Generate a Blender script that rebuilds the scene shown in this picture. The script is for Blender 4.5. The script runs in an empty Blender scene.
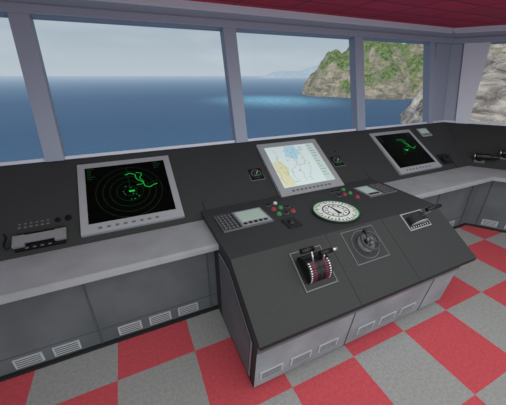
import bpy, bmesh, math, random
from mathutils import Vector, Matrix, noise
random.seed(3)
scene=bpy.context.scene
scene.view_settings.view_transform='Standard'
scene.view_settings.look='None'

# ------------------------------------------------------------------ materials
def lin(c):
    return tuple((x/255/12.92 if x/255<=0.04045 else ((x/255+0.055)/1.055)**2.4) for x in c)+(1,)
MATS={}
def mat(name,col,rough=.6,metal=0,emit=0,var=0.0,scale=40,spec=.4,bump=0):
    if name in MATS: return MATS[name]
    m=bpy.data.materials.new(name); m.use_nodes=True; nt=m.node_tree; b=nt.nodes['Principled BSDF']
    b.inputs['Base Color'].default_value=lin(col); b.inputs['Roughness'].default_value=rough
    b.inputs['Metallic'].default_value=metal; b.inputs['Specular IOR Level'].default_value=spec
    if emit:
        b.inputs['Emission Color'].default_value=lin(col); b.inputs['Emission Strength'].default_value=emit
    if var:
        tc=nt.nodes.new('ShaderNodeTexCoord'); n=nt.nodes.new('ShaderNodeTexNoise'); n.inputs['Scale'].default_value=scale; n.inputs['Detail'].default_value=6
        r=nt.nodes.new('ShaderNodeValToRGB'); r.color_ramp.elements[0].position=.3; r.color_ramp.elements[1].position=.7
        r.color_ramp.elements[0].color=lin([max(0,x*(1-var)) for x in col]); r.color_ramp.elements[1].color=lin([min(255,x*(1+var)) for x in col])
        nt.links.new(tc.outputs['Object'],n.inputs['Vector']); nt.links.new(n.outputs['Fac'],r.inputs['Fac']); nt.links.new(r.outputs['Color'],b.inputs['Base Color'])
    MATS[name]=m; return m
DARK=mat('console_dark',(55,59,59),.6,var=.08,scale=120,spec=.25)
DARK2=mat('console_darker',(38,40,41),.6,spec=.25)
SEAM=mat('seam',(24,25,26),.8)
DESK=mat('desk_grey',(156,163,166),.5,var=.04,scale=6,spec=.25)
BASE=mat('base_grey',(98,105,108),.55,var=.10,scale=2.5,spec=.25)
BASEL=mat('base_light',(138,146,150),.55,var=.10,scale=3,spec=.25)
VENT=mat('vent_light',(180,188,190),.5)
SLOT=mat('vent_slot',(80,84,87),.7)
FRAME=mat('window_frame',(148,158,176),.5)
FRAMEL=mat('frame_light',(205,212,224),.5)
BEZ=mat('bezel',(158,165,169),.4)
BLACK=mat('black_plastic',(14,14,16),.4)
SCR=mat('screen_black',(3,7,5),.3,spec=.1)
GRN=mat('green_trace',(24,190,70),.5,emit=.5)
GRND=mat('green_dim',(12,66,30),.5,emit=.25)
WHITE=mat('white_mark',(225,228,225),.5)
RED=mat('red_mark',(190,45,50),.5,emit=.05)
GBTN=mat('green_button',(50,160,80),.5,emit=.1)
CHART=mat('chart_screen',(200,216,216),.4,emit=.38)
CHG=mat('chart_green',(60,170,95),.5,emit=.3)
CHROME=mat('chrome',(190,190,195),.25,metal=.8)
LCD=mat('lcd',(170,195,182),.4,emit=.12)
MAG=mat('magenta_mark',(120,30,62),.5)
GREY=mat('mid_grey',(104,108,111),.5)
PL=mat('plate_line',(112,116,119),.5)

# ------------------------------------------------------------------ builder
def frame(o,u,v):
    u=Vector(u).normalized(); v=Vector(v).normalized(); n=u.cross(v)
    M=Matrix((u,v,n)).transposed().to_4x4(); M.translation=Vector(o); return M
class B:
    def __init__(s,name,M=None,bevel=0):
        s.name=name; s.M=M or Matrix(); s.bm=bmesh.new(); s.mats=[]; s.bevel=bevel
    def mi(s,m):
        if m not in s.mats: s.mats.append(m)
        return s.mats.index(m)
    def face(s,pts,m):
        f=s.bm.faces.new([s.bm.verts.new(p) for p in pts]); f.material_index=s.mi(m); return f
    def prism(s,pts,h0,h1,m,msd=None):
        n=len(pts); lo=[s.bm.verts.new((p[0],p[1],h0)) for p in pts]; hi=[s.bm.verts.new((p[0],p[1],h1)) for p in pts]
        i=s.mi(m); j=s.mi(msd or m)
        f=s.bm.faces.new(hi); f.material_index=i
        f=s.bm.faces.new(lo[::-1]); f.material_index=i
        for k in range(n):
            f=s.bm.faces.new([lo[k],lo[(k+1)%n],hi[(k+1)%n],hi[k]]); f.material_index=j
    def box(s,a0,a1,b0,b1,h0,h1,m,msd=None):
        s.prism([(a0,b0),(a1,b0),(a1,b1),(a0,b1)],h0,h1,m,msd)
    def cyl(s,c,r,h0,h1,m,seg=24,r2=None,msd=None):
        r2=r if r2 is None else r2
        lo=[s.bm.verts.new((c[0]+r*math.cos(t*2*math.pi/seg),c[1]+r*math.sin(t*2*math.pi/seg),h0)) for t in range(seg)]
        hi=[s.bm.verts.new((c[0]+r2*math.cos(t*2*math.pi/seg),c[1]+r2*math.sin(t*2*math.pi/seg),h1)) for t in range(seg)]
        i=s.mi(m); j=s.mi(msd or m)
        s.bm.faces.new(hi).material_index=i; s.bm.faces.new(lo[::-1]).material_index=i
        for k in range(seg): s.bm.faces.new([lo[k],lo[(k+1)%seg],hi[(k+1)%seg],hi[k]]).material_index=j
    def ring(s,c,r0,r1,h,m,seg=48,a0=0,a1=2*math.pi,h0=None):
        i=s.mi(m)
        for k in range(seg):
            t=a0+(a1-a0)*k/seg; t2=a0+(a1-a0)*(k+1)/seg
            P=[(c[0]+r*math.cos(q),c[1]+r*math.sin(q)) for r,q in ((r0,t),(r1,t),(r1,t2),(r0,t2))]
            s.bm.faces.new([s.bm.verts.new((p[0],p[1],h)) for p in P]).material_index=i
    def line(s,pts,w,h,m):
        i=s.mi(m)
        for p,q in zip(pts,pts[1:]):
            d=Vector((q[0]-p[0],q[1]-p[1])); 
            if d.length<1e-6: continue
            d.normalize(); n=Vector((-d.y,d.x))*w/2
            P=[(p[0]+n.x,p[1]+n.y),(p[0]-n.x,p[1]-n.y),(q[0]-n.x,q[1]-n.y),(q[0]+n.x,q[1]+n.y)]
            s.bm.faces.new([s.bm.verts.new((a[0],a[1],h)) for a in P]).material_index=i
    def tube(s,pts,r,m,seg=10,rs=None):
        pts=[Vector(p) for p in pts]; rings=[]; i=s.mi(m)
        up=Vector((0.13,0.2,1)).normalized()
        for k,p in enumerate(pts):
            d=(pts[min(k+1,len(pts)-1)]-pts[max(k-1,0)]).normalized()
            x=d.cross(up); 
            if x.length<.05: x=d.cross(Vector((1,0,0)))
            x.normalize(); yv=d.cross(x); rr=rs[k] if rs else r
            rings.append([s.bm.verts.new(p+x*rr*math.cos(t*2*math.pi/seg)+yv*rr*math.sin(t*2*math.pi/seg)) for t in range(seg)])
        for A,Bb in zip(rings,rings[1:]):
            for k in range(seg):
                f=s.bm.faces.new([A[k],A[(k+1)%seg],Bb[(k+1)%seg],Bb[k]]); f.material_index=i; f.smooth=True
        s.bm.faces.new(rings[0][::-1]).material_index=i; s.bm.faces.new(rings[-1]).material_index=i
    def torus(s,c,R,r,m,seg=40,sg=10,squash=1):
        i=s.mi(m); rings=[]
        for k in range(seg):
            t=2*math.pi*k/seg
            rings.append([s.bm.verts.new((c[0]+(R+r*math.cos(q*2*math.pi/sg))*math.cos(t),c[1]+(R+r*math.cos(q*2*math.pi/sg))*math.sin(t),c[2]+squash*r*math.sin(q*2*math.pi/sg))) for q in range(sg)])
        for k in range(seg):
            A=rings[k];Bb=rings[(k+1)%seg]
            for q in range(sg):
                f=s.bm.faces.new([A[q],Bb[q],Bb[(q+1)%sg],A[(q+1)%sg]]); f.material_index=i; f.smooth=True
    def done(s,recalc=False):
        if recalc: bmesh.ops.recalc_face_normals(s.bm,faces=s.bm.faces)
        me=bpy.data.meshes.new(s.name); s.bm.to_mesh(me); s.bm.free()
        for m in s.mats: me.materials.append(m)
        o=bpy.data.objects.new(s.name,me); bpy.context.collection.objects.link(o); o.matrix_world=s.M
        if s.bevel:
            b=o.modifiers.new('bevel','BEVEL'); b.width=s.bevel; b.segments=2; b.limit_method='ANGLE'; b.angle_limit=.5
        return o
    def tb(b,M,a0,a1,b0,b1,h0,h1,m):
        c=[M@Vector(q) for q in ((a0,b0,h0),(a1,b0,h0),(a1,b1,h0),(a0,b1,h0),(a0,b0,h1),(a1,b0,h1),(a1,b1,h1),(a0,b1,h1))]
        vs=[b.bm.verts.new(q) for q in c]; i=b.mi(m)
        for f in ((3,2,1,0),(4,5,6,7),(0,1,5,4),(1,2,6,5),(2,3,7,6),(3,0,4,7)): b.bm.faces.new([vs[q] for q in f]).material_index=i

CX=4.6
NL=Vector((.8,.6,0)); UL=Vector((.6,-.8,0))
P=frame((0,2.07,.76),(1,0,0),(0,.73,.46))          # sloping panel
D=frame((CX-.365,2.07,.76),UL,(.8*.73,.6*.73,.46)) # diagonal panel
T=frame((0,1.37,.81),(1,0,0),(0,1,0))
S=frame((0,.92,.51),(1,0,0),(0,.45,.30))
W=frame((0,2.8,1.22),(1,0,0),(0,.3,1.11))
WD=frame((CX,2.8,1.22),UL,(.24,.18,1.11))
XL=-3.6; LD=2.6; YB=-2.6

# ------------------------------------------------------------------ room shell
def floor_mat():
    m=bpy.data.materials.new('checker_carpet'); m.use_nodes=True; nt=m.node_tree; b=nt.nodes['Principled BSDF']
    b.inputs['Roughness'].default_value=.9; b.inputs['Specular IOR Level'].default_value=.15
    tc=nt.nodes.new('ShaderNodeTexCoord'); mp=nt.nodes.new('ShaderNodeMapping'); ck=nt.nodes.new('ShaderNodeTexChecker')
    T_=.535
    mp.inputs['Location'].default_value=(-.167/T_+20,-(1.44)/T_+20,.5); mp.inputs['Scale'].default_value=(1/T_,1/T_,0)
    ck.inputs['Scale'].default_value=1.0
    nt.links.new(tc.outputs['Object'],mp.inputs['Vector']); nt.links.new(mp.outputs['Vector'],ck.inputs['Vector'])
    def noisy(c,v,sc):
        n=nt.nodes.new('ShaderNodeTexNoise'); n.inputs['Scale'].default_value=sc; n.inputs['Detail'].default_value=5; n.inputs['Roughness'].default_value=.8
        r=nt.nodes.new('ShaderNodeValToRGB'); r.color_ramp.elements[0].position=.35; r.color_ramp.elements[1].position=.65
        r.color_ramp.elements[0].color=lin([x*(1-v) for x in c]); r.color_ramp.elements[1].color=lin([min(255,x*(1+v)) for x in c])
        nt.links.new(tc.outputs['Object'],n.inputs['Vector']); nt.links.new(n.outputs['Fac'],r.inputs['Fac']); return r
    r1=noisy((190,80,88),.07,45); r2=noisy((150,154,152),.07,45)
    nt.links.new(r1.outputs['Color'],ck.inputs['Color1']); nt.links.new(r2.outputs['Color'],ck.inputs['Color2'])
    nt.links.new(ck.outputs['Color'],b.inputs['Base Color']); return m
b=B('floor'); b.prism([(XL,YB),(7,YB),(7,3.2),(XL,3.2)],-.1,0,floor_mat()); b.done()

def ceil_mat():
    m=bpy.data.materials.new('crimson_ceiling'); m.use_nodes=True; nt=m.node_tree; b=nt.nodes['Principled BSDF']
    tc=nt.nodes.new('ShaderNodeTexCoord'); br=nt.nodes.new('ShaderNodeTexBrick'); br.offset=0
    br.inputs['Scale'].default_value=1; br.inputs['Brick Width'].default_value=.6; br.inputs['Row Height'].default_value=.3; br.inputs['Mortar Size'].default_value=.012
    br.inputs['Color1'].default_value=lin((205,40,78)); br.inputs['Color2'].default_value=lin((190,34,70)); br.inputs['Mortar'].default_value=lin((120,16,40))
    nt.links.new(tc.outputs['Object'],br.inputs['Vector']); nt.links.new(br.outputs['Color'],b.inputs['Base Color']); b.inputs['Roughness'].default_value=.7
    return m
b=B('ceiling'); b.prism([(XL,YB),(7,YB),(7,3.3),(XL,3.3)],2.55,2.65,ceil_mat()); b.done()

LEN=math.hypot(.3,1.11)
k=.15/LEN
def xb(bb): return CX+k*bb
b=B('wall_front',W,.004)
HT=LEN+.23
for x in (-2.35,-.62,1.12,2.85):
    b.box(x-.07,x+.07,0,LEN,-.06,.05,FRAME)
b.prism([(CX-.37,0),(CX,0),(xb(LEN),LEN),(xb(LEN)-.33,LEN)],-.06,.0,FRAME)
b.box(CX-.40,CX-.30,0,LEN,-.06,.05,FRAME)
b.prism([(XL,LEN),(xb(LEN),LEN),(xb(HT),HT),(XL,HT)],-.06,.0,FRAME)
b.prism([(XL,LEN),(xb(LEN)-.02,LEN),(xb(LEN+.07)-.02,LEN+.07),(XL,LEN+.07)],.0,.05,FRAME)
b.prism([(XL,LEN+.15),(xb(LEN)-.0,LEN+.15),(xb(HT)-.0,HT),(XL,HT)],.0,.02,FRAMEL)
b.prism([(XL,0.005),(CX,0.005),(xb(.035),.035),(XL,.035)],-.08,.02,FRAMEL)
Wi=W.inverted()
b.tb(Wi,XL,CX+.05,2.80,2.88,0,1.225,FRAME)
b.done()
def xd(bb): return -k*bb
b=B('wall_right',WD,.004)
b.prism([(0,0),(.16,0),(.16+xd(LEN),LEN),(xd(LEN),LEN)],-.06,.0,FRAME)
b.prism([(.16,0),(.33,0),(.33,LEN),(.16+xd(LEN),LEN)],-.06,.03,FRAMEL)
b.box(2.1,2.25,0,LEN,-.06,.05,FRAME)
b.prism([(xd(LEN),LEN),(LD,LEN),(LD,HT),(xd(HT),HT)],-.06,.0,FRAME)
b.prism([(xd(LEN)+.02,LEN),(LD,LEN),(LD,LEN+.07),(xd(LEN)+.02,LEN+.07)],.0,.05,FRAME)
b.prism([(xd(LEN),LEN+.15),(LD,LEN+.15),(LD,HT),(xd(HT),HT)],.0,.02,FRAMEL)
b.prism([(0,0.005),(LD,0.005),(LD,.035),(0,.035)],-.08,.02,FRAMEL)
Wv=WD.inverted()@frame((CX,2.8,0),UL,NL)
b.tb(Wv,0,LD,.0,.08,0,1.225,FRAME)
b.done()

# ------------------------------------------------------------------ consoles along the windows
prof=[(0.0,0.0),(0.0,1.225),(.03,1.225),(.73,.76),(1.13,.76),(1.15,.75),(1.15,.715),(1.0,.70),(1.0,.16),(1.0,.02),(1.03,.02),(1.03,0.0)]
pm=[DARK2,DARK2,DARK,DESK,DESK,DESK,DARK2,BASE,BASE,DARK2,DARK2]
def row(d,z):
    return [Vector((XL,2.79-d,z)),Vector((CX-.5*d,2.79-d,z)),Vector((CX+.6*LD-.8*d,2.79-.8*LD-.6*d,z))]
rows=[row(*q) for q in prof]
G=frame((0,1.79,0),(1,0,0),(0,0,1)) # base front
GD=frame((CX-.5,1.79,0),UL,(0,0,1))
def vent(b,M,x,z,w=.17,h=.085):
    b.tb(M,x-w/2,x+w/2,z-h/2,z+h/2,0,.008,VENT)
    for i in range(4):
        zz=z-h/2+h*(i+.75)/4.5
        b.tb(M,x-w/2+.012,x+w/2-.012,zz-.003,zz+.004,.0,.010,SLOT)
for j in range(2):
    b=B('bridge_console')
    for i in range(len(rows)-1):
        b.face([rows[i][j],rows[i+1][j],rows[i+1][j+1],rows[i][j+1]],pm[i])
    b.face([rows[-1][j],rows[0][j],rows[0][j+1],rows[-1][j+1]],DARK2)
    b.face([r[j+1] for r in rows],DARK); b.face([r[j] for r in rows][::-1],DARK)
    if j==0:
        for x in (-2.0,-1.05,.50,2.47,4.0): b.tb(P,x-.004,x+.004,0,.83,.0,.010,SEAM)
        for x in (-2.6,-2.35,-1.65,-1.4,-.92,-.69,-.26,-.03,.20,2.8,3.03,3.5,3.72): vent(b,G,x,.085)
        for x in (-1.95,-1.16,-.47,.40,2.62,3.28,3.95): b.tb(G,x-.005,x+.005,.02,.70,0,.008,SLOT)
        b.tb(G,XL,CX-.55,.155,.16,0,.004,SLOT); b.tb(G,XL,CX-.55,.62,.70,0,.006,GREY)
    else:
        for x in (1.2,): b.tb(D,x-.004,x+.004,0,.83,.0,.010,SEAM)
        for x in (.25,.5,1.1,1.35): vent(b,GD,x,.085)
        for x in (.12,.8,1.6): b.tb(GD,x-.005,x+.005,.02,.70,0,.008,SLOT)
    b.done()

# ------------------------------------------------------------------ steering console
b=B('steering_console',None,.006)
sp=[(2.14,.812),(1.37,.81),(.92,.51),(.92,.48),(.95,.48),(1.0,.02),(1.02,0),(1.775,0),(1.775,.695),(1.63,.71),(1.63,.765),(2.05,.765)]
x0,x1=.46,2.49
def xr(i): return x1 if i not in (4,5,6,7) else x1-.14
L=[Vector((x0,y,z)) for y,z in sp]; Rr=[Vector((xr(i),y,z)) for i,(y,z) in enumerate(sp)]
ms=[DARK,DARK,DARK2,DARK2,BASEL,DARK2,DARK2,DARK2,DARK2,DARK2,DARK2]
for i in range(len(sp)-1): b.face([L[i],L[i+1],Rr[i+1],Rr[i]],ms[i])
b.face(L[::-1],DARK); b.face(Rr,DARK2)
SL=frame((x0,0,0),(0,-1,0),(0,0,1))
def sidepoly(M,pts,h,m):
    c=[M@Vector((-y,z,h)) for y,z in pts]; d=[M@Vector((-y,z,0)) for y,z in pts]
    b.face(c,m)
    for i in range(len(c)): b.face([d[i],d[(i+1)%len(c)],c[(i+1)%len(c)],c[i]],SEAM)
sidepoly(SL,[(1.62,.05),(1.06,.05),(1.01,.44),(1.40,.71),(1.62,.71)],.006,BASEL)
sidepoly(SL,[(1.60,.07),(1.08,.07),(1.04,.43),(1.41,.69),(1.60,.69)],.009,BASE)
Kf=frame((0,1.0,.02),(1,0,0),(0,-.05,.46))
for x in (.58,.81,1.04,1.40,1.63,1.86): vent(b,Kf,x,.12,.17,.08)
for x in (1.22,2.05): b.tb(Kf,x-.004,x+.004,0,.46,0,.004,SLOT)
b.tb(Kf,x0,x1-.14,.40,.46,0,.01,BASE)
for x in (1.22,1.80): b.tb(S,x-.002,x+.002,.0,.54,0,.0015,DARK2)
b.done()

# ------------------------------------------------------------------ radar displays
def radar(x0,x1,b0,b1,seed):
    b=B('radar_display',P,.005); r=random.Random(seed)
    b.box(x0,x1,b0,b1,0,.035,BEZ)
    X0,X1,Y0,Y1=x0+.055,x1-.055,b0+.085,b1-.055
    b.box(X0,X1,Y0,Y1,.035,.037,SCR)
    h=.0385; cx=X0+(X1-X0)*.50; cy=Y0+(Y1-Y0)*.46; R=(Y1-Y0)*.46
    for q in (.2,.4,.6,.8,1.0):
        b.ring((cx,cy),R*q-.001,R*q+.001,h,GRND)
    b.line([(cx,cy),(cx+R*.9,cy+R*.3)],.002,h,GRND)
    b.line([(cx,cy),(cx,cy+R)],.002,h,GRND)
    pts=[]
    for i in range(40):
        t=i/39
        pts.append((cx-.02+.24*t+.010*math.sin(9*t*3)+r.uniform(-.003,.003), cy+.18-.17*t+.045*math.sin(7*t)+r.uniform(-.004,.004)))
    b.line(pts,.005,h+.0005,GRN)
    pts=[(cx+.07+.08*math.sin(i*.32)*(.6+.3*math.sin(i)),cy+.12+.07*math.cos(i*.32)+r.uniform(-.006,.006)) for i in range(12)]
    b.line(pts,.004,h+.0005,GRN)
    for i in range(10):
        px=cx+r.gauss(0,.05); py=cy+r.gauss(.0,.05)
        b.box(px,px+r.uniform(.004,.012),py,py+.004,h,h+.0006,GRN)
    b.box(cx-.01,cx+.035,cy-.012,cy+.004,h,h+.0006,GRN)
    for i in range(6): b.box(X0+.015,X0+.015+r.uniform(.03,.07),Y1-.02-i*.022,Y1-.015-i*.022,h,h+.0004,GRND)
    for i in range(4): b.box(X1-.10,X1-.10+r.uniform(.03,.08),Y1-.02-i*.022,Y1-.015-i*.022,h,h+.0004,GRND)
    for i in range(8): b.box(x0+.12+i*.06,x0+.145+i*.06,b0+.03,b0+.045,.035,.04,GREY)
    b.done()
radar(-.46,.31,.05,.76,1); radar(2.93,3.70,.05,.76,5)

b=B('chart_display',P,.005)
b.box(1.26,2.04,.045,.765,0,.045,BEZ)
X0,X1,Y0,Y1=1.33,1.97,.14,.70
b.box(X0,X1,Y0,Y1,.045,.047,CHART); h=.0485
b.box(X1-.11,X1-.005,Y0+.005,Y1-.005,.047,.048,mat('chart_panel',(186,204,200),.5,emit=.34))
b.prism([(X0+.01,Y0+.01),(X0+.16,Y0+.01),(X0+.12,Y0+.12),(X0+.17,Y0+.24),(X0+.08,Y0+.36),(X0+.01,Y0+.33)],.047,.0478,mat('chart_land',(210,212,176),.5,emit=.3))
b.prism([(X0+.2,Y0+.4),(X0+.32,Y0+.34),(X0+.40,Y0+.46),(X0+.36,Y0+.55),(X0+.24,Y0+.55)],.047,.0478,mat('chart_shoal',(170,205,222),.5,emit=.34))
r=random.Random(8)
LG=mat('chart_line',(130,165,145),.5,emit=.25); LR=mat('chart_red',(215,120,120),.5,emit=.3)
for s in range(5):
    px,py=X0+.05+.08*s,Y0+.04; pts=[]
    for i in range(22):
        pts.append((min(px,X1-.13),min(py,Y1-.01))); px+=r.uniform(-.02,.024); py+=r.uniform(.004,.04)
        if py>Y1-.02: break
    b.line(pts,.003,h,LG)
for i in range(30):
    px=r.uniform(X0+.03,X1-.2); py=r.uniform(Y0+.03,Y1-.05); b.box(px,px+r.uniform(.01,.03),py,py+.006,h,h+.0004,(CHG,LG,LR,CHG,GREY)[i%5])
for i in range(12): b.box(X1-.10,X1-.10+r.uniform(.03,.08),Y1-.04-i*.04,Y1-.032-i*.04,h,h+.0004,(CHG,LG)[i%2])
for i in range(10): b.box(1.40+i*.05,1.425+i*.05,.08,.10,.045,.05,GREY)
b.done()

def dial(M,x,y,w,name='indicator_dial',col=GBTN):
    b=B(name,M,.003)
    b.box(x-w/2,x+w/2,y-w/2,y+w/2,0,.015,GREY); b.box(x-w/2+.008,x+w/2-.008,y-w/2+.008,y+w/2-.008,.015,.018,BLACK)
    b.cyl((x,y),w*.40,.018,.022,DARK2); b.ring((x,y),w*.30,w*.33,.023,PL,seg=32,a0=-.6,a1=3.7)
    b.line([(x,y),(x+w*.2,y+w*.22)],.005,.024,WHITE); b.line([(x-w*.2,y-w*.12),(x+w*.2,y-w*.12)],.008,.0235,col)
    b.done()
dial(P,1.12,.39,.16); dial(P,2.18,.40,.16)
def knobs(M,pts,r0,h,ms,name):
    b=B(name,M,.001)
    for i,(x,y) in enumerate(pts):
        b.cyl((x,y),r0*1.35,0,h*.3,GREY,16); b.cyl((x,y),r0,h*.3,h,ms[i%len(ms)],16,r2=r0*.85)
    b.done()
knobs(P,[(2.24,.63),(2.32,.63),(2.24,.55)],.016,.02,[RED,BLACK,BLACK],'alarm_button_panel')
knobs(P,[(.62,.68),(.68,.68),(.74,.68)],.008,.014,[GREY],'indicator_lamp_row')
b=B('clinometer',P,.003); b.box(.92,1.05,.60,.68,0,.012,DARK2); b.box(.93,1.04,.615,.665,.012,.014,GREY); b.line([(.94,.64),(1.03,.64)],.003,.015,WHITE); b.done()

b=B('nameplate_label',P)
for i in range(7): b.box(-.84+i*.035,-.815+i*.035,.345,.36,0,.002,mat('label_grey',(120,122,126)))
b.box(-.86,-.52,.315,.32,0,.002,SLOT); b.done()
b=B('radio_panel',P,.003)
b.box(-.90,-.50,.015,.30,0,.006,DARK2)
for i in range(6):
    for j in range(2): b.box(-.86+i*.035,-.84+i*.035,.22+j*.03,.235+j*.03,.006,.012,GREY)
b.cyl((-.54,.24),.022,.006,.03,BLACK,20); b.cyl((-.61,.24),.018,.006,.025,BLACK,20)
b.done()
b=B('telephone_handset',P,.006)
HS=mat('handset_grey',(128,133,136),.45)
b.box(-.86,-.56,.03,.165,.008,.03,BLACK)
b.prism([(-.86,.07),(-.56,.07),(-.56,.12),(-.59,.13),(-.83,.13),(-.86,.12)],.045,.062,HS)
b.box(-.87,-.80,.05,.14,.03,.056,HS); b.box(-.62,-.55,.05,.14,.03,.056,HS)
for i in range(4): b.box(-.80+i*.045,-.78+i*.045,.035,.045,.03,.034,GREY)
b.tube([(-.87,.08,.04),(-.91,.06,.03),(-.93,.1,.02),(-.92,.16,.02),(-.94,.2,.012)],.006,BLACK)
b.done()

b=B('intercom_unit',P,.004); b.box(3.86,4.06,.60,.76,0,.03,BEZ); b.box(3.88,4.04,.66,.74,.03,.033,LCD)
for i in range(4): b.box(3.885+i*.04,3.91+i*.04,.62,.64,.03,.036,GREY)
b.done()
b=B('joystick_panel',P,.004); b.box(3.80,4.02,.08,.26,0,.012,BLACK); b.cyl((3.91,.17),.05,.012,.03,DARK2,20); b.tube([(3.91,.17,.03),(3.92,.17,.07),(3.94,.18,.10)],.014,BLACK,rs=[.01,.014,.02]); b.done()
def scope(M,x,y):
    b=B('searchlight_control',M,.003)
    b.box(x-.06,x+.06,y-.06,y+.06,0,.02,GREY)
    b.cyl((x,y),.045,.02,.05,BLACK,24)
    b.tube([(x-.06,y,.07),(x-.05,y,.07),(x+.10,y,.08),(x+.11,y,.08),(x+.20,y,.085)],.04,BLACK,16,rs=[.035,.042,.042,.03,.028])
    b.tube([(x-.062,y,.07),(x-.075,y,.07)],.03,CHROME,16)
    b.done()
scope(D,.12,.13); scope(D,.40,.24)

# ------------------------------------------------------------------ top plate devices
def keypad(x0,x1,y0,y1,split,flip=False):
    b=B('control_keypad',T,.003)
    b.box(x0,x1,y0,y1,0,.015,GREY)
    a0,a1=(x0,x0+(x1-x0)*split) if not flip else (x1-(x1-x0)*split,x1)
    c0,c1=(a1,x1) if not flip else (x0,a0)
    b.box(a0+.01,a1-.005,y0+.01,y1-.01,.015,.017,BLACK)
    for i in range(4):
        for j in range(6):
            w=(a1-a0-.03)/4; hh=(y1-y0-.03)/6
            b.box(a0+.015+i*w,a0+.015+i*w+w*.7,y0+.015+j*hh,y0+.015+j*hh+hh*.65,.017,.023,GREY)
    b.box(c0+.01,c1-.01,y0+.01,y1-.01,.015,.018,BEZ)
    b.box(c0+.025,c1-.025,y0+.07,y1-.025,.018,.019,LCD)
    for i in range(5): 
        w=(c1-c0-.05)/5; b.box(c0+.025+i*w,c0+.025+i*w+w*.6,y0+.025,y0+.05,.018,.024,DARK2)
    b.done()
keypad(.53,.96,.33,.60,.36); keypad(2.05,2.42,.36,.60,.5,True)
knobs(T,[(1.06,.52),(1.13,.52),(1.20,.52),(1.06,.42),(1.13,.42),(1.20,.42),(1.06,.62),(1.13,.62)],.019,.022,[RED,GBTN,BLACK,GBTN,BLACK,RED,BLACK,WHITE],'push_button_panel')
knobs(T,[(1.80,.52),(1.87,.52),(1.94,.52),(1.87,.62),(1.94,.62),(1.80,.62),(1.94,.42)],.019,.022,[BLACK,RED,GBTN,BLACK,GBTN],'push_button_panel')
b=B('trackball',T,.002); b.box(1.02,1.14,.18,.32,0,.012,DARK2); b.cyl((1.08,.25),.035,.012,.03,BLACK,20,r2=.02); b.done()
b=B('gyro_compass',T)
c=(1.53,.25); b.cyl(c,.205,0,.018,DARK2,48); b.cyl(c,.192,.018,.022,mat('compass_white',(222,230,224),.5,emit=.12),48)
b.ring(c,.187,.197,.0236,GBTN)
CM=mat('compass_mark',(25,30,28))
for i in range(36):
    t=i*math.pi/18; q=.160 if i%3 else .142
    b.line([(c[0]+q*math.cos(t),c[1]+q*math.sin(t)),(c[0]+.180*math.cos(t),c[1]+.180*math.sin(t))],.009,.0244,CM)
b.ring(c,.108,.118,.0245,CM); b.ring(c,.07,.074,.0245,GREY)
for i in range(12):
    t=i*math.pi/6+.1; b.cyl((c[0]+.088*math.cos(t),c[1]+.088*math.sin(t)),.007,.022,.0246,CM,8)
b.prism([(c[0]-.016,c[1]-.06),(c[0]+.016,c[1]-.06),(c[0],c[1]+.10)],.022,.0255,CM)
b.done()

# ------------------------------------------------------------------ slope devices
def halfdrum(b,xa,xb_,yc,R,m,seg=18,m2=None,h=0,q0=0,q1=99):
    i=b.mi(m)
    pr=[(yc-R*math.cos(math.pi*t/seg),h+R*math.sin(math.pi*t/seg)) for t in range(seg+1)]
    A=[b.bm.verts.new((xa,p[0],p[1])) for p in pr]; C=[b.bm.verts.new((xb_,p[0],p[1])) for p in pr]
    for q in range(seg):
        b.bm.faces.new([A[q],A[q+1],C[q+1],C[q]]).material_index=b.mi((m2 if (m2 and q%2==1 and q0<=q<=q1) else m))
    b.bm.faces.new(A[::-1]).material_index=i; b.bm.faces.new(C).material_index=i
b=B('engine_throttle',S)
b.box(.87,1.13,.19,.47,0,.008,PL); b.box(.878,1.122,.198,.462,.008,.011,BLACK)
halfdrum(b,.91,1.09,.33,.095,BLACK,30,None)
for xx,mm,w in ((.925,WHITE,.006),(.952,MAG,.014),(1.0,DARK2,.008),(1.05,MAG,.014),(1.075,WHITE,.006)):
    halfdrum(b,xx-w,xx+w,.33,.0965,BLACK,36,mm,0,1,20)
b.tube([(.965,.345,.09),(.965,.39,.12),(.965,.42,.13)],.008,CHROME); b.tube([(.885,.425,.135),(.985,.425,.135)],.018,BLACK,14)
b.tube([(1.04,.34,.09),(1.045,.36,.12),(1.045,.375,.135)],.008,CHROME); b.tube([(1.01,.378,.14),(1.11,.378,.14)],.017,BLACK,14); b.tube([(1.11,.378,.14),(1.15,.378,.14)],.013,CHROME,14)
b.done(True)
b=B('steering_wheel',S)
b.box(1.35,1.67,.245,.515,0,.004,PL); b.box(1.356,1.664,.251,.509,.004,.006,DARK)
c=(1.51,.38); b.ring(c,.112,.116,.0075,PL); b.cyl(c,.070,.006,.02,PL,32); b.cyl(c,.03,.02,.06,BLACK,24); b.cyl(c,.028,.06,.078,GREY,24)
WG=mat('wheel_grey',(60,63,66),.45)
b.torus((c[0],c[1],.072),.072,.010,WG)
for t in (math.pi/2,math.pi*7/6,-math.pi/6):
    b.tube([(c[0],c[1],.07),(c[0]+.072*math.cos(t),c[1]+.072*math.sin(t),.072)],.014,WG,10,rs=[.014,.008])
b.tube([(c[0]-.02,c[1]+.072,.07),(c[0]-.02,c[1]+.078,.11)],.013,BLACK,12)
b.done()
b=B('thruster_lever',S)
b.box(2.01,2.27,.37,.53,0,.008,BEZ); b.box(2.02,2.26,.38,.52,.008,.011,BLACK)
for i in range(8): b.box(2.03+i*.028,2.036+i*.028,.385,.40,.011,.013,WHITE)
arc=[(2.14+.09*math.cos(t*math.pi/16),.011+.07*math.sin(t*math.pi/16)) for t in range(17)]
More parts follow.
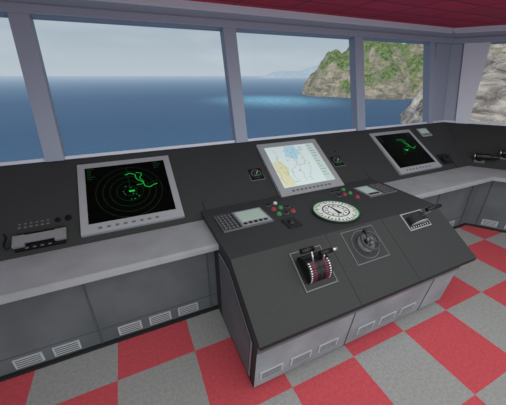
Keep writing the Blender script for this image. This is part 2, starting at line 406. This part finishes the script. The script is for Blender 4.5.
for ya,yb_,m1 in ((.415,.485,DARK2),(.408,.415,BEZ)):
    A=[b.bm.verts.new((p[0],ya,p[1])) for p in arc]; C_=[b.bm.verts.new((p[0],yb_,p[1])) for p in arc]
    for q in range(16): b.bm.faces.new([A[q],A[q+1],C_[q+1],C_[q]]).material_index=b.mi(m1)
    b.bm.faces.new(A[::-1]).material_index=b.mi(m1); b.bm.faces.new(C_).material_index=b.mi(m1)
b.tube([(2.14,.45,.07),(2.175,.455,.14),(2.19,.46,.17)],.009,CHROME); b.tube([(2.11,.46,.165),(2.16,.46,.185),(2.25,.46,.19)],.017,BLACK,12)
b.done(True)

# ------------------------------------------------------------------ outside
SEA=-13.1
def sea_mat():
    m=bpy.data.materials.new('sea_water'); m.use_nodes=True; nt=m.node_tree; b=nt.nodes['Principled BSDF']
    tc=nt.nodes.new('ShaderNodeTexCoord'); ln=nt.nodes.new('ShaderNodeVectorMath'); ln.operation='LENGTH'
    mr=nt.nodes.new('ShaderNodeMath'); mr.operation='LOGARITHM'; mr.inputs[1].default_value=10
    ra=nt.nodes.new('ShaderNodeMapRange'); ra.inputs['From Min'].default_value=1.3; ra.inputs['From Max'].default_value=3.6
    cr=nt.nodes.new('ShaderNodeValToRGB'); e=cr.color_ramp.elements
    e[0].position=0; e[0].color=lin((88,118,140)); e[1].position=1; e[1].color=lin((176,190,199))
    for p_,c_ in ((.12,(78,110,136)),(.30,(62,94,124)),(.45,(72,102,131)),(.56,(98,126,150)),(.68,(130,152,171)),(.82,(160,176,188))):  # distance haze painted into the water colour, paler toward the horizon
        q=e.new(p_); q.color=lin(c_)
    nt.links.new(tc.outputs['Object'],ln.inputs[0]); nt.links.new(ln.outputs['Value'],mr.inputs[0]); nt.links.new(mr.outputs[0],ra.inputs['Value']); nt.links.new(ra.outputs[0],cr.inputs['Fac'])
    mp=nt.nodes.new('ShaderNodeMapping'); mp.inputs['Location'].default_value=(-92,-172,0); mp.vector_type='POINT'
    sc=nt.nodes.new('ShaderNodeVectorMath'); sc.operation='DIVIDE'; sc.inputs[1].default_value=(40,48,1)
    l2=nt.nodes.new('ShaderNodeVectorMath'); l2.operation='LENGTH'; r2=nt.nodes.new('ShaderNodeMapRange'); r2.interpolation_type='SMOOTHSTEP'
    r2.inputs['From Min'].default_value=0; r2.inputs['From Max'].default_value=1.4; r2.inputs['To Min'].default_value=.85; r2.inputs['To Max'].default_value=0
    mx=nt.nodes.new('ShaderNodeMixRGB'); mx.inputs['Color2'].default_value=lin((132,192,214))  # bright turquoise reflection on the water, painted into the colour as a patch
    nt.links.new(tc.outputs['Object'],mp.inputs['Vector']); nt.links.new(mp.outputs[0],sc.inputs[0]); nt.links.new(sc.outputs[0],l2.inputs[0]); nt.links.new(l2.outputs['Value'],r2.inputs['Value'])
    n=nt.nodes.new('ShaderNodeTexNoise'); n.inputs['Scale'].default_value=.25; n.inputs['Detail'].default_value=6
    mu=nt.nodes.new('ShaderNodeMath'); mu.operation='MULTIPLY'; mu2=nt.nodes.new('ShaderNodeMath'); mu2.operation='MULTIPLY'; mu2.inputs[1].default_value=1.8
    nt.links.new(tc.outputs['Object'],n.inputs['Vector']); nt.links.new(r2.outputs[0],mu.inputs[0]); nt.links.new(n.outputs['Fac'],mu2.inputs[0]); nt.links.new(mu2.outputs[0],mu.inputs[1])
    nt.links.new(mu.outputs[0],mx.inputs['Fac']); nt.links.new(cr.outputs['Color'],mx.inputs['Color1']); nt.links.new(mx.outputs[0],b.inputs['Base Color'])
    b.inputs['Roughness'].default_value=.45; b.inputs['Specular IOR Level'].default_value=.06
    n2=nt.nodes.new('ShaderNodeTexNoise'); n2.inputs['Scale'].default_value=.7; n2.inputs['Detail'].default_value=5
    bp=nt.nodes.new('ShaderNodeBump'); bp.inputs['Strength'].default_value=.35; bp.inputs['Distance'].default_value=.5
    nt.links.new(tc.outputs['Object'],n2.inputs['Vector']); nt.links.new(n2.outputs['Fac'],bp.inputs['Height']); nt.links.new(bp.outputs['Normal'],b.inputs['Normal'])
    return m
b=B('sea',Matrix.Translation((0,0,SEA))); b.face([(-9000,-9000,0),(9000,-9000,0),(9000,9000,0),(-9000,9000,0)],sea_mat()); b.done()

def rock_mat(name,g,gcol,rcol,rcol2,sc,haze=None,hz=0,gw=.07):
    m=bpy.data.materials.new(name); m.use_nodes=True; nt=m.node_tree; b=nt.nodes['Principled BSDF']; b.inputs['Roughness'].default_value=.95; b.inputs['Specular IOR Level'].default_value=.05
    tc=nt.nodes.new('ShaderNodeTexCoord')
    mp=nt.nodes.new('ShaderNodeMapping'); mp.inputs['Scale'].default_value=(1,1,2.2); mp.inputs['Rotation'].default_value=(.6,.7,0)
    n1=nt.nodes.new('ShaderNodeTexNoise'); n1.inputs['Scale'].default_value=sc; n1.inputs['Detail'].default_value=10; n1.inputs['Roughness'].default_value=.72; n1.inputs['Distortion'].default_value=1.2
    r1=nt.nodes.new('ShaderNodeValToRGB'); r1.color_ramp.elements[0].position=.38; r1.color_ramp.elements[1].position=.62
    r1.color_ramp.elements[0].color=lin(rcol2); r1.color_ramp.elements[1].color=lin(rcol)
    n3=nt.nodes.new('ShaderNodeTexNoise'); n3.inputs['Scale'].default_value=sc*3; n3.inputs['Detail'].default_value=8; n3.inputs['Roughness'].default_value=.8
    r3=nt.nodes.new('ShaderNodeValToRGB'); r3.color_ramp.elements[0].position=.38; r3.color_ramp.elements[1].position=.62
    r3.color_ramp.elements[0].color=lin([x*.42 for x in gcol]); r3.color_ramp.elements[1].color=lin([min(255,x*1.35) for x in gcol])
    n2=nt.nodes.new('ShaderNodeTexNoise'); n2.inputs['Scale'].default_value=sc*.7; n2.inputs['Detail'].default_value=9; n2.inputs['Roughness'].default_value=.65
    ge=nt.nodes.new('ShaderNodeNewGeometry'); sx=nt.nodes.new('ShaderNodeSeparateXYZ')
    ad=nt.nodes.new('ShaderNodeMath'); ad.operation='ADD'; 
    mr=nt.nodes.new('ShaderNodeMapRange'); mr.inputs['From Min'].default_value=g-gw; mr.inputs['From Max'].default_value=g+gw
    mx=nt.nodes.new('ShaderNodeMixRGB')
    for n in (n1,): nt.links.new(mp.outputs[0],n.inputs['Vector'])
    nt.links.new(tc.outputs['Object'],mp.inputs['Vector']); nt.links.new(tc.outputs['Object'],n2.inputs['Vector']); nt.links.new(tc.outputs['Object'],n3.inputs['Vector'])
    nt.links.new(n1.outputs['Fac'],r1.inputs['Fac']); nt.links.new(n3.outputs['Fac'],r3.inputs['Fac'])
    nt.links.new(ge.outputs['Normal'],sx.inputs[0]); nt.links.new(sx.outputs['Z'],ad.inputs[0]); nt.links.new(n2.outputs['Fac'],ad.inputs[1]); nt.links.new(ad.outputs[0],mr.inputs['Value'])
    nt.links.new(mr.outputs[0],mx.inputs['Fac']); nt.links.new(r1.outputs[0],mx.inputs['Color1']); nt.links.new(r3.outputs[0],mx.inputs['Color2'])
    out=mx
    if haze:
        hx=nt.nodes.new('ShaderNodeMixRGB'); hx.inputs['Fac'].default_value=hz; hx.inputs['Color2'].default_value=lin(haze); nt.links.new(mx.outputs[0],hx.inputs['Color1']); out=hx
    nt.links.new(out.outputs[0],b.inputs['Base Color'])
    bp=nt.nodes.new('ShaderNodeBump'); bp.inputs['Strength'].default_value=.8 if hz<.5 else .1; bp.inputs['Distance'].default_value=1.2
    nt.links.new(n1.outputs['Fac'],bp.inputs['Height']); nt.links.new(bp.outputs['Normal'],b.inputs['Normal'])
    return m
def terrain(name,c,blobs,res,ext,amp,ns,m,seed=0):
    bm=bmesh.new(); N=int(2*ext/res); g=[]
    for i in range(N+1):
        rw=[]
        for j in range(N+1):
            x=-ext+i*res; yv=-ext+j*res; h=-6
            wx=x+noise.noise(Vector((x,yv,seed))/ (ns*2))*ns*.6; wy=yv+noise.noise(Vector((x,yv,seed+9))/(ns*2))*ns*.6
            for (bx,by,rx,ry,H,pw) in blobs:
                r=((wx-bx)/rx)**2+((wy-by)/ry)**2
                if r<1: h=max(h,-6+(H+6)*(1-r)**pw)
            if h>-6:
                q=Vector((x,yv,seed*3.1))/ns
                h+=amp*(noise.fractal(q,.9,2.1,6)+.5*abs(noise.noise(q*2.3)))*min(1,(h+6)/10)
            rw.append(bm.verts.new((x,yv,h)))
        g.append(rw)
    for i in range(N):
        for j in range(N):
            q=[g[i][j],g[i+1][j],g[i+1][j+1],g[i][j+1]]
            if max(v.co.z for v in q)>-5: f=bm.faces.new(q); f.smooth=True
    bmesh.ops.delete(bm,geom=[v for v in bm.verts if not v.link_faces],context='VERTS')
    me=bpy.data.meshes.new(name); bm.to_mesh(me); bm.free(); me.materials.append(m)
    o=bpy.data.objects.new(name,me); bpy.context.collection.objects.link(o); o.location=(c[0],c[1],SEA); return o
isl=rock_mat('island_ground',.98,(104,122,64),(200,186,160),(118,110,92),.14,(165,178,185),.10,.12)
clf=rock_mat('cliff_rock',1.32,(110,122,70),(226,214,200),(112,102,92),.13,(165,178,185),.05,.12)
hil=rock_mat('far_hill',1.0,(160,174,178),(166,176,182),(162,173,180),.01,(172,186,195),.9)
terrain('rocky_island',(195,182),[(0,0,46,44,43,.62),(-24,18,32,30,32,.75),(25,-22,40,38,42,.7)],1.1,75,7,15,isl,2)
terrain('rock_cliff',(118,42),[(4,0,46,46,40,1.0),(20,-20,56,54,44,.9),(-4,8,34,30,20,.8)],.8,75,7,12,clf,7)
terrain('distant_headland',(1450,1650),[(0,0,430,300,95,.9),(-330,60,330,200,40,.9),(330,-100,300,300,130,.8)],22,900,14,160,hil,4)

# ------------------------------------------------------------------ world & light
w=bpy.data.worlds.new('World'); scene.world=w; w.use_nodes=True; nt=w.node_tree; bg=nt.nodes['Background']
tc=nt.nodes.new('ShaderNodeTexCoord'); sx=nt.nodes.new('ShaderNodeSeparateXYZ'); cr=nt.nodes.new('ShaderNodeValToRGB')
e=cr.color_ramp.elements; e[0].position=0; e[0].color=lin((184,196,204)); e[1].position=.6; e[1].color=lin((128,150,178))
q=e.new(.05); q.color=lin((178,191,200)); q=e.new(.2); q.color=lin((146,164,180))
mp=nt.nodes.new('ShaderNodeMapping'); mp.inputs['Scale'].default_value=(1,1,5)
n=nt.nodes.new('ShaderNodeTexNoise'); n.inputs['Scale'].default_value=2.2; n.inputs['Detail'].default_value=8
r=nt.nodes.new('ShaderNodeMapRange'); r.inputs['From Min'].default_value=.48; r.inputs['From Max'].default_value=.75; r.inputs['To Max'].default_value=.55
mx=nt.nodes.new('ShaderNodeMixRGB'); mx.inputs['Color2'].default_value=lin((205,213,220))
nt.links.new(tc.outputs['Generated'],sx.inputs[0]); nt.links.new(sx.outputs['Z'],cr.inputs['Fac']); nt.links.new(tc.outputs['Generated'],mp.inputs['Vector']); nt.links.new(mp.outputs[0],n.inputs['Vector'])
nt.links.new(n.outputs['Fac'],r.inputs['Value']); nt.links.new(r.outputs[0],mx.inputs['Fac']); nt.links.new(cr.outputs[0],mx.inputs['Color1']); nt.links.new(mx.outputs[0],bg.inputs['Color'])
bg.inputs['Strength'].default_value=1.0
def area(name,loc,size,power,col=(1,1,1),rot=(0,0,0)):
    l=bpy.data.lights.new(name,'AREA'); l.shape='RECTANGLE'; l.size=size[0]; l.size_y=size[1]; l.energy=power; l.color=col
    o=bpy.data.objects.new(name,l); o.location=loc; o.rotation_euler=rot; bpy.context.collection.objects.link(o); return o
area('ceiling_fill',(1.6,.2,2.52),(5,2.2),68,(.91,1,.97))  # added soft fill under the ceiling, no lamp fixture behind it
area('aft_fill',(1.2,-2.4,1.2),(6,1.8),72,(.91,1,.98),(math.radians(97),0,math.radians(-5)))  # added fill behind the camera to brighten the window header and frames
s=bpy.data.lights.new('sun','SUN'); s.energy=2.3; s.angle=.02; s.color=(1,.96,.9)
o=bpy.data.objects.new('sun',s); bpy.context.collection.objects.link(o); o.rotation_euler=Vector((.45,.5,-.95)).to_track_quat('-Z','Y').to_euler()

# ------------------------------------------------------------------ camera
cd=bpy.data.cameras.new('camera'); cam=bpy.data.objects.new('camera',cd); bpy.context.collection.objects.link(cam)
cd.sensor_width=36; cd.lens=36*270/506; cd.clip_end=30000; cd.clip_start=.05
cam.location=(0,0,1.9); cam.rotation_euler=(math.radians(90-25.2),0,math.radians(-24.4))
scene.camera=cam
